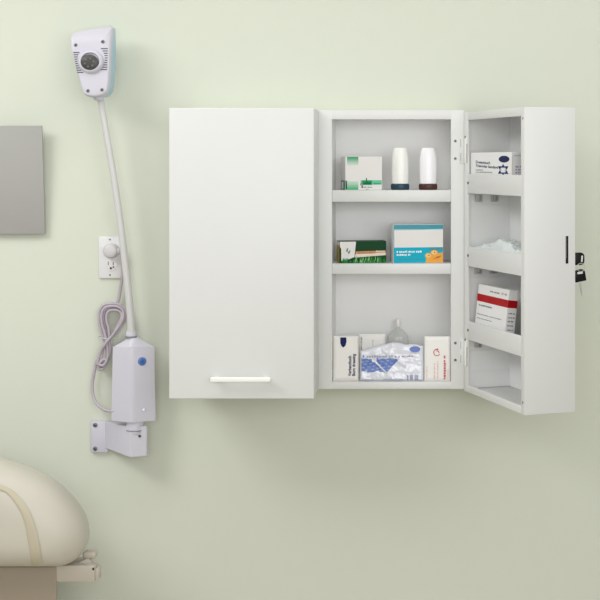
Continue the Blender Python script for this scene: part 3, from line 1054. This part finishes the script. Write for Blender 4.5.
def skin(mb, rings, m, capA=True, capB=True):
    n = len(rings[0])
    vs = [v for r_ in rings for v in r_]
    fs = []
    for k in range(len(rings) - 1):
        for i in range(n):
            j = (i + 1) % n
            fs.append((k * n + i, (k + 1) * n + i, (k + 1) * n + j, k * n + j))
    bq = bmesh.new()
    bv = [bq.verts.new(v) for v in vs]
    for f in fs:
        bq.faces.new([bv[i] for i in f])
    if capA:
        bq.faces.new([bv[i] for i in range(n)])
    if capB:
        bq.faces.new([bv[(len(rings) - 1) * n + i] for i in range(n)][::-1])
    bmesh.ops.recalc_face_normals(bq, faces=bq.faces[:])
    mb.bm(bq, m)


mb = MB()
skin(mb, [head_ring(.2, -0.0035), head_ring(.5, -0.0035), head_ring(.6, -0.0035), head_ring(.7, -0.0035), head_ring(.8, -0.0035), head_ring(.90, -0.0035), head_ring(.955, -0.0022), head_ring(.985, 0.001), head_ring(1.0, 0.006), head_ring(1.0, 0.016)], 'lilac')
head = mb.build('lamp_head', lamp, angle=24)
mb = MB()
skin(mb, [head_ring(.992, 0.016), head_ring(1.0, 0.020), head_ring(1.0, 0.058), head_ring(.97, 0.066), head_ring(.88, 0.070)], 'bluew')
mb.build('rear_shell', head, angle=40)['label'] = 'pale blue rear shell'
RX = Matrix.Rotation(math.radians(90), 4, 'X')
fy = yh - 0.0035
mb = MB()
c_ = Q(91.0, 61.5, fy)
mb.lathe([(.0325, -.002), (.0325, .002), (.0305, .007), (.0268, .0105), (.0242, .011), (.0228, .0092), (.0225, .004)], 'lilac', 40, sx=1.0, sy=0.93, tr=Matrix.Translation(c_) @ RX)
mb.build('lens_ring', head, angle=50)
mb = MB()
c2 = Q(89.8, 62.6, fy - 0.006)
mb.lathe([(.0222, -.002), (.0222, .004), (.0205, .0052), (.014, .0066), (.006, .0074)], 'lens', 36, sx=1.0, sy=.9, tr=Matrix.Translation(c2) @ RX)
for k in range(6):
    a = k * 60 + 15
    mb.lathe([(.0032, .0050), (.0024, .0075)], 'screw', 10, tr=Matrix.Translation(c2 + Vector((.0115 * math.cos(math.radians(a)), 0, .0105 * math.sin(math.radians(a))))) @ RX)
mb.build('lens', head)['label'] = 'dark glass lens'
for side in (0, 1):            # cooling slots on both sides of the ring
    mb = MB()
    for k in range(10):
        py = 52.2 + k * 2.2
        off = abs(k - 4.5)
        wl = 2.0 + .15 * off * off
        if side == 0:
            x0 = 73.4 + k * .42
            x1 = x0 + wl * 1.2
            yy = py + .3
        else:
            x1 = 107.8 - k * .06
            x0 = x1 - wl * 1.35
            yy = py - 3.6 + k * .12
        A, B_ = Q(x0, yy + .5, fy), Q(x1, yy - .4, fy)
        mb.box(A.x, B_.x, A.y - .0006, A.y + .0008, A.z, B_.z, 'slot')
    mb.build('cooling_vent', head)
for (px, py) in ((75.8, 45), (102.8, 41.6), (88, 90.8), (102, 89.8)):
    mb = MB()
    mb.lathe([(.0044, -.001), (.0044, .0006), (.0032, .0012)], 'screw', 16, tr=Matrix.Translation(Q(px, py, fy)) @ RX)
    mb.lathe([(.0019, .001), (.0019, .0016)], 'slot', 8, tr=Matrix.Translation(Q(px, py, fy)) @ RX)
    mb.build('screw', head)
mb = MB()
c_ = Q(98.8, 96.5, -0.095)
mb.lathe([(.0115, -.010), (.0145, .0), (.0165, .008)], 'lilac', 24, tr=Matrix.Translation(c_))
mb.build('head_socket', lamp)

# plug and cord
mb = MB()
c_ = Q(112.0, 250.6, -0.008)
mb.lathe([(.0195, 0), (.0205, .002), (.0195, .018), (.0165, .024), (.010, .027)], 'plug', 32, sx=1.0, sy=.92, tr=Matrix.Translation(c_) @ RX)
mb.box(c_.x + .006, c_.x + .024, c_.y - .02, c_.y - .004, c_.z - .007, c_.z + .007, 'plug', .003)
plug = mb.build('plug', lamp)
cord = []
for (px, py, y) in ((117.5, 250.6, -.022), (121, 254, -.022), (122.4, 264, -.016), (122.4, 276, -.014), (120.6, 288, -.013), (118.6, 300, -.013), (116, 306, -.014)):
    cord.append((px, py, y))
# wraps of the coil: teardrop loops, each a little inside the last
def wrap(dx, sc, y, start, end):
    base = [(97.5, 366), (100, 355), (104.5, 346), (112, 337), (119.5, 328), (124.5, 319), (124.6, 310.5), (119, 305.8), (111.5, 305), (104.5, 307), (101.2, 314), (101.6, 324), (104.5, 334), (107.5, 345), (108.2, 358), (104.5, 366), (100.0, 366.5)]
    cx0, cy0 = 112.5, 318.5
    out = []
    for i in range(start, end):
        px, py = base[i]
        k = sc if py < 337 else 1.0 - (1 - sc) * .4
        out.append((cx0 + (px - cx0) * k + dx, cy0 + (py - cy0) * k, y - (0.006 if 2 <= i <= 5 else 0.0)))
    return out


cord += wrap(0, 1.0, -.014, 7, 17)
cord += wrap(0.4, .80, -.018, 0, 17)
cord += wrap(-0.8, 1.1, -.023, 1, 17)
cord += wrap(1.2, .64, -.026, 0, 17)
cord += wrap(-0.6, .92, -.029, 0, 17)
cord += [(96.8, 361, -.016), (94.6, 371, -.015), (92.6, 382, -.015), (92.8, 394, -.02), (97, 404, -.032), (104, 409.6, -.044), (111, 411.3, -.052), (115, 411.3, -.058)]
cpts = catmull([Q(*c) for c in cord], 6)
mb = MB(); mb.tube(cpts, 1.4 * S(-.02), 'cord', 10)
mb.build('power_cord', lamp, angle=80)['label'] = 'lilac-grey cord, coiled and tied beside the control box'
mb = MB()
tie = [(99.0, 336.5, -.012), (99.4, 337.3, -.028), (104, 338.4, -.031), (110, 338.2, -.032), (110.4, 337.4, -.02), (108, 336.8, -.009), (102, 336.2, -.009), (99.0, 336.5, -.012)]
mb.tube(catmull([Q(*c) for c in tie], 5), .0013, 'plug', 8)
mb.build('cord_tie', lamp)

# ------------------------------------------------------------------ examination table
yt = -0.30
to = P(-90, 600, yt); to.z = 0
table = empty('examination_table', to, 'cream padded examination table at the lower left, its rounded end showing', 'examination table')
cam = Vector((0, CAMY, EYE))
out_px = [(-330, 444), (-250, 440), (-150, 441), (-80, 446), (-40, 452), (-15, 457.5), (0, 461), (15, 466), (30, 472), (45, 479.5), (57, 488), (68, 498.5), (76.5, 509), (83, 520), (86.5, 531), (86.8, 541), (84, 550), (78, 557.5), (69, 562.5), (56, 564), (30, 564), (0, 564), (-60, 564), (-150, 564), (-250, 564), (-330, 561), (-345, 540), (-350, 500), (-345, 465)]
sm = catmull([(a, b_, 0) for a, b_ in out_px] + [(out_px[0][0], out_px[0][1], 0)], 4)[:-1]
OUT = [P(v.x, v.y, yt) for v in sm]
SKX0, SKX1 = P(-290, 0, yt).x, P(20, 0, yt).x
SKZ = P(0, 526, yt).z
HDF, HDB = 0.085, 0.13
rings = []
K = 14
for k in range(-K, K + 1):
    ph = math.radians(90 * k / K * 0.985)
    r_ = math.cos(ph) ** 0.62
    dy = math.copysign(abs(math.sin(ph)) ** 0.9, ph) * (HDF if ph < 0 else HDB)
    rg_ = []
    for q in OUT:
        sx_ = min(max(q.x, SKX0), SKX1)
        rg_.append(Vector((sx_ + (q.x - sx_) * r_, yt + dy, SKZ + (q.z - SKZ) * r_)) - to)
    rings.append(rg_)
mb = MB()
skin(mb, rings, 'vinyl')
cushion = mb.build('cushion', table, angle=60)
bv = BVHTree.FromPolygons([Vector(v) + to for v in mb.v], mb.f)
outer = [(-75, 479), (-45, 480), (-20, 481.5), (0, 485), (10.7, 489), (22.7, 500), (30.7, 513), (37.3, 533), (41, 552), (42.7, 563.5)]
inner = [(-75, 485), (-45, 486), (-20, 487.5), (0, 490.7), (8, 494.7), (17.3, 506.7), (24, 521), (28, 541), (30.4, 555), (31.5, 563.8)]
oc = catmull([(a, b_, 0) for a, b_ in outer], 6)
ic = catmull([(a, b_, 0) for a, b_ in inner], 6)
vs, fs = [], []
CW = 6
for a_, b2 in zip(oc, ic):
    for k in range(CW + 1):
        q = a_.lerp(b2, k / CW)
        d_ = (P(q.x, q.y, yt) - cam).normalized()
        hit, nrm, _, _ = bv.ray_cast(cam, d_)
        if hit is None:
            hit, nrm = P(q.x, q.y, yt), -d_
        if nrm.dot(d_) > 0:
            nrm = -nrm
        vs.append(hit + nrm * (0.0012 if k in (0, CW) else 0.0032) - to)
for i in range(len(oc) - 1):
    for k in range(CW):
        p = i * (CW + 1) + k
        fs.append((p, p + CW + 1, p + CW + 2, p + 1))
mb = MB(); mb.add(vs, fs, 'band'); mb.build('seam_band', cushion, angle=60)['label'] = 'tan band sewn round the cushion'

zc_bot = P(0, 566, yt).z
ybf = yt - 0.004
mb = MB()
plan = [P(-300, 566, ybf), P(57, 566, ybf), P(34, 566, -0.06), P(-300, 566, -0.06)]
xb = P(57, 566, ybf).x
x2 = P(50, 566, -0.06).x - 0.002
pts = [Vector((plan[0].x - to.x, ybf - to.y, 0)), Vector((xb - to.x, ybf - to.y, 0)), Vector((x2 - to.x, -0.06 - to.y, 0)), Vector((plan[0].x - to.x, -0.06 - to.y, 0))]
mb.prism(pts, (0, 0, zc_bot - 0.0005), 'base', 0.004)
mb.build('base', table)
yr = yt - 0.002
mb = MB()
A, B_ = P(52, 582, yr), P(94.6, 565.6, yr)
mb.box(A.x - to.x, B_.x - to.x, yr - to.y, yr + 0.03 - to.y, A.z, B_.z, 'rail', 0.003)
mb.prism([Vector((A.x - to.x, yr + .028 - to.y, A.z)), Vector((B_.x - to.x - .012, yr + .028 - to.y, A.z)), Vector((B_.x - to.x - .03, yr + .09 - to.y, A.z)), Vector((A.x - to.x, yr + .09 - to.y, A.z))], (0, 0, B_.z - A.z - .004), 'rail', 0.001)
rail = mb.build('rail', table)
mb = MB()
A, B_ = P(94.4, 580, yr + .006), P(98.8, 568.5, yr + .006)
mb.box(A.x - to.x, B_.x - to.x, yr + .006 - to.y, yr + .035 - to.y, A.z, B_.z, 'rail', 0.003)
mb.box(A.x - to.x - .0035, A.x - to.x + .001, yr - .0006 - to.y, yr + .012 - to.y, B_.z - .002, B_.z + .0035, 'dark', 0.0)
mb.build('end_cap', rail)
mb = MB()
A, B_ = P(82, 559.5, yr + .03), P(95.4, 552.3, yr + .03)
mb.box(A.x - to.x, B_.x - to.x, yr + .03 - to.y, yr + .06 - to.y, A.z, B_.z, 'rail', 0.006, 3)
mb.prism([P(74, 566, yr + .02) - to, P(92.5, 566, yr + .02) - to, P(89.5, 561, yr + .02) - to, P(86, 559.4, yr + .02) - to, P(80, 562, yr + .02) - to], (0, 0.02, 0), 'rail', 0.001)
mb.build('lever', rail)

# ------------------------------------------------------------------ light
w = bpy.data.worlds.new('World'); SC.world = w
w.use_nodes = True
bg = w.node_tree.nodes['Background']
bg.inputs['Color'].default_value = (0.98, 0.985, 1.0, 1)
bg.inputs['Strength'].default_value = 0.30


def area(name, loc, target, sx, sy, power, col=(1, 1, 1)):
    L = bpy.data.lights.new(name, 'AREA')
    L.shape = 'RECTANGLE'
    L.size, L.size_y = sx, sy
    L.energy = power
    L.color = col
    o = bpy.data.objects.new(name, L)
    COL.objects.link(o)
    o.location = loc
    o.rotation_euler = (Vector(target) - Vector(loc)).to_track_quat('-Z', 'Y').to_euler()
    return o


area('ceiling_light', (-2.27, -1.57, 2.73), (-2.27, -1.57, 0), 1.4, 1.1, 44, (0.985, 0.992, 1.0))
area('ceiling_light', (0.3, -0.9, 2.73), (0.3, -0.9, 0), 4.2, 0.5, 16, (0.985, 0.992, 1.0))
area('front_fill', (0.7, -4.4, 1.9), (0.0, 0, 1.4), 3.6, 1.4, 70, (0.99, 0.995, 1.0))  # added frontal fill behind the camera, brightens the open compartments

# ------------------------------------------------------------------ camera
cd = bpy.data.cameras.new('Camera')
co = bpy.data.objects.new('Camera', cd)
COL.objects.link(co)
co.location = (0, CAMY, EYE)
co.rotation_euler = (math.radians(90), 0, 0)
cd.sensor_width = 36
cd.lens = F / 600 * 36
cd.shift_x = (300 - CX) / 600
cd.shift_y = (CY - 300) / 600
cd.clip_start = 0.05
SC.camera = co
SC.view_settings.view_transform = 'Standard'
SC.view_settings.look = 'None'
SC.view_settings.gamma = 1
SC.view_settings.use_curve_mapping = False
SC.view_settings.exposure = 0.0
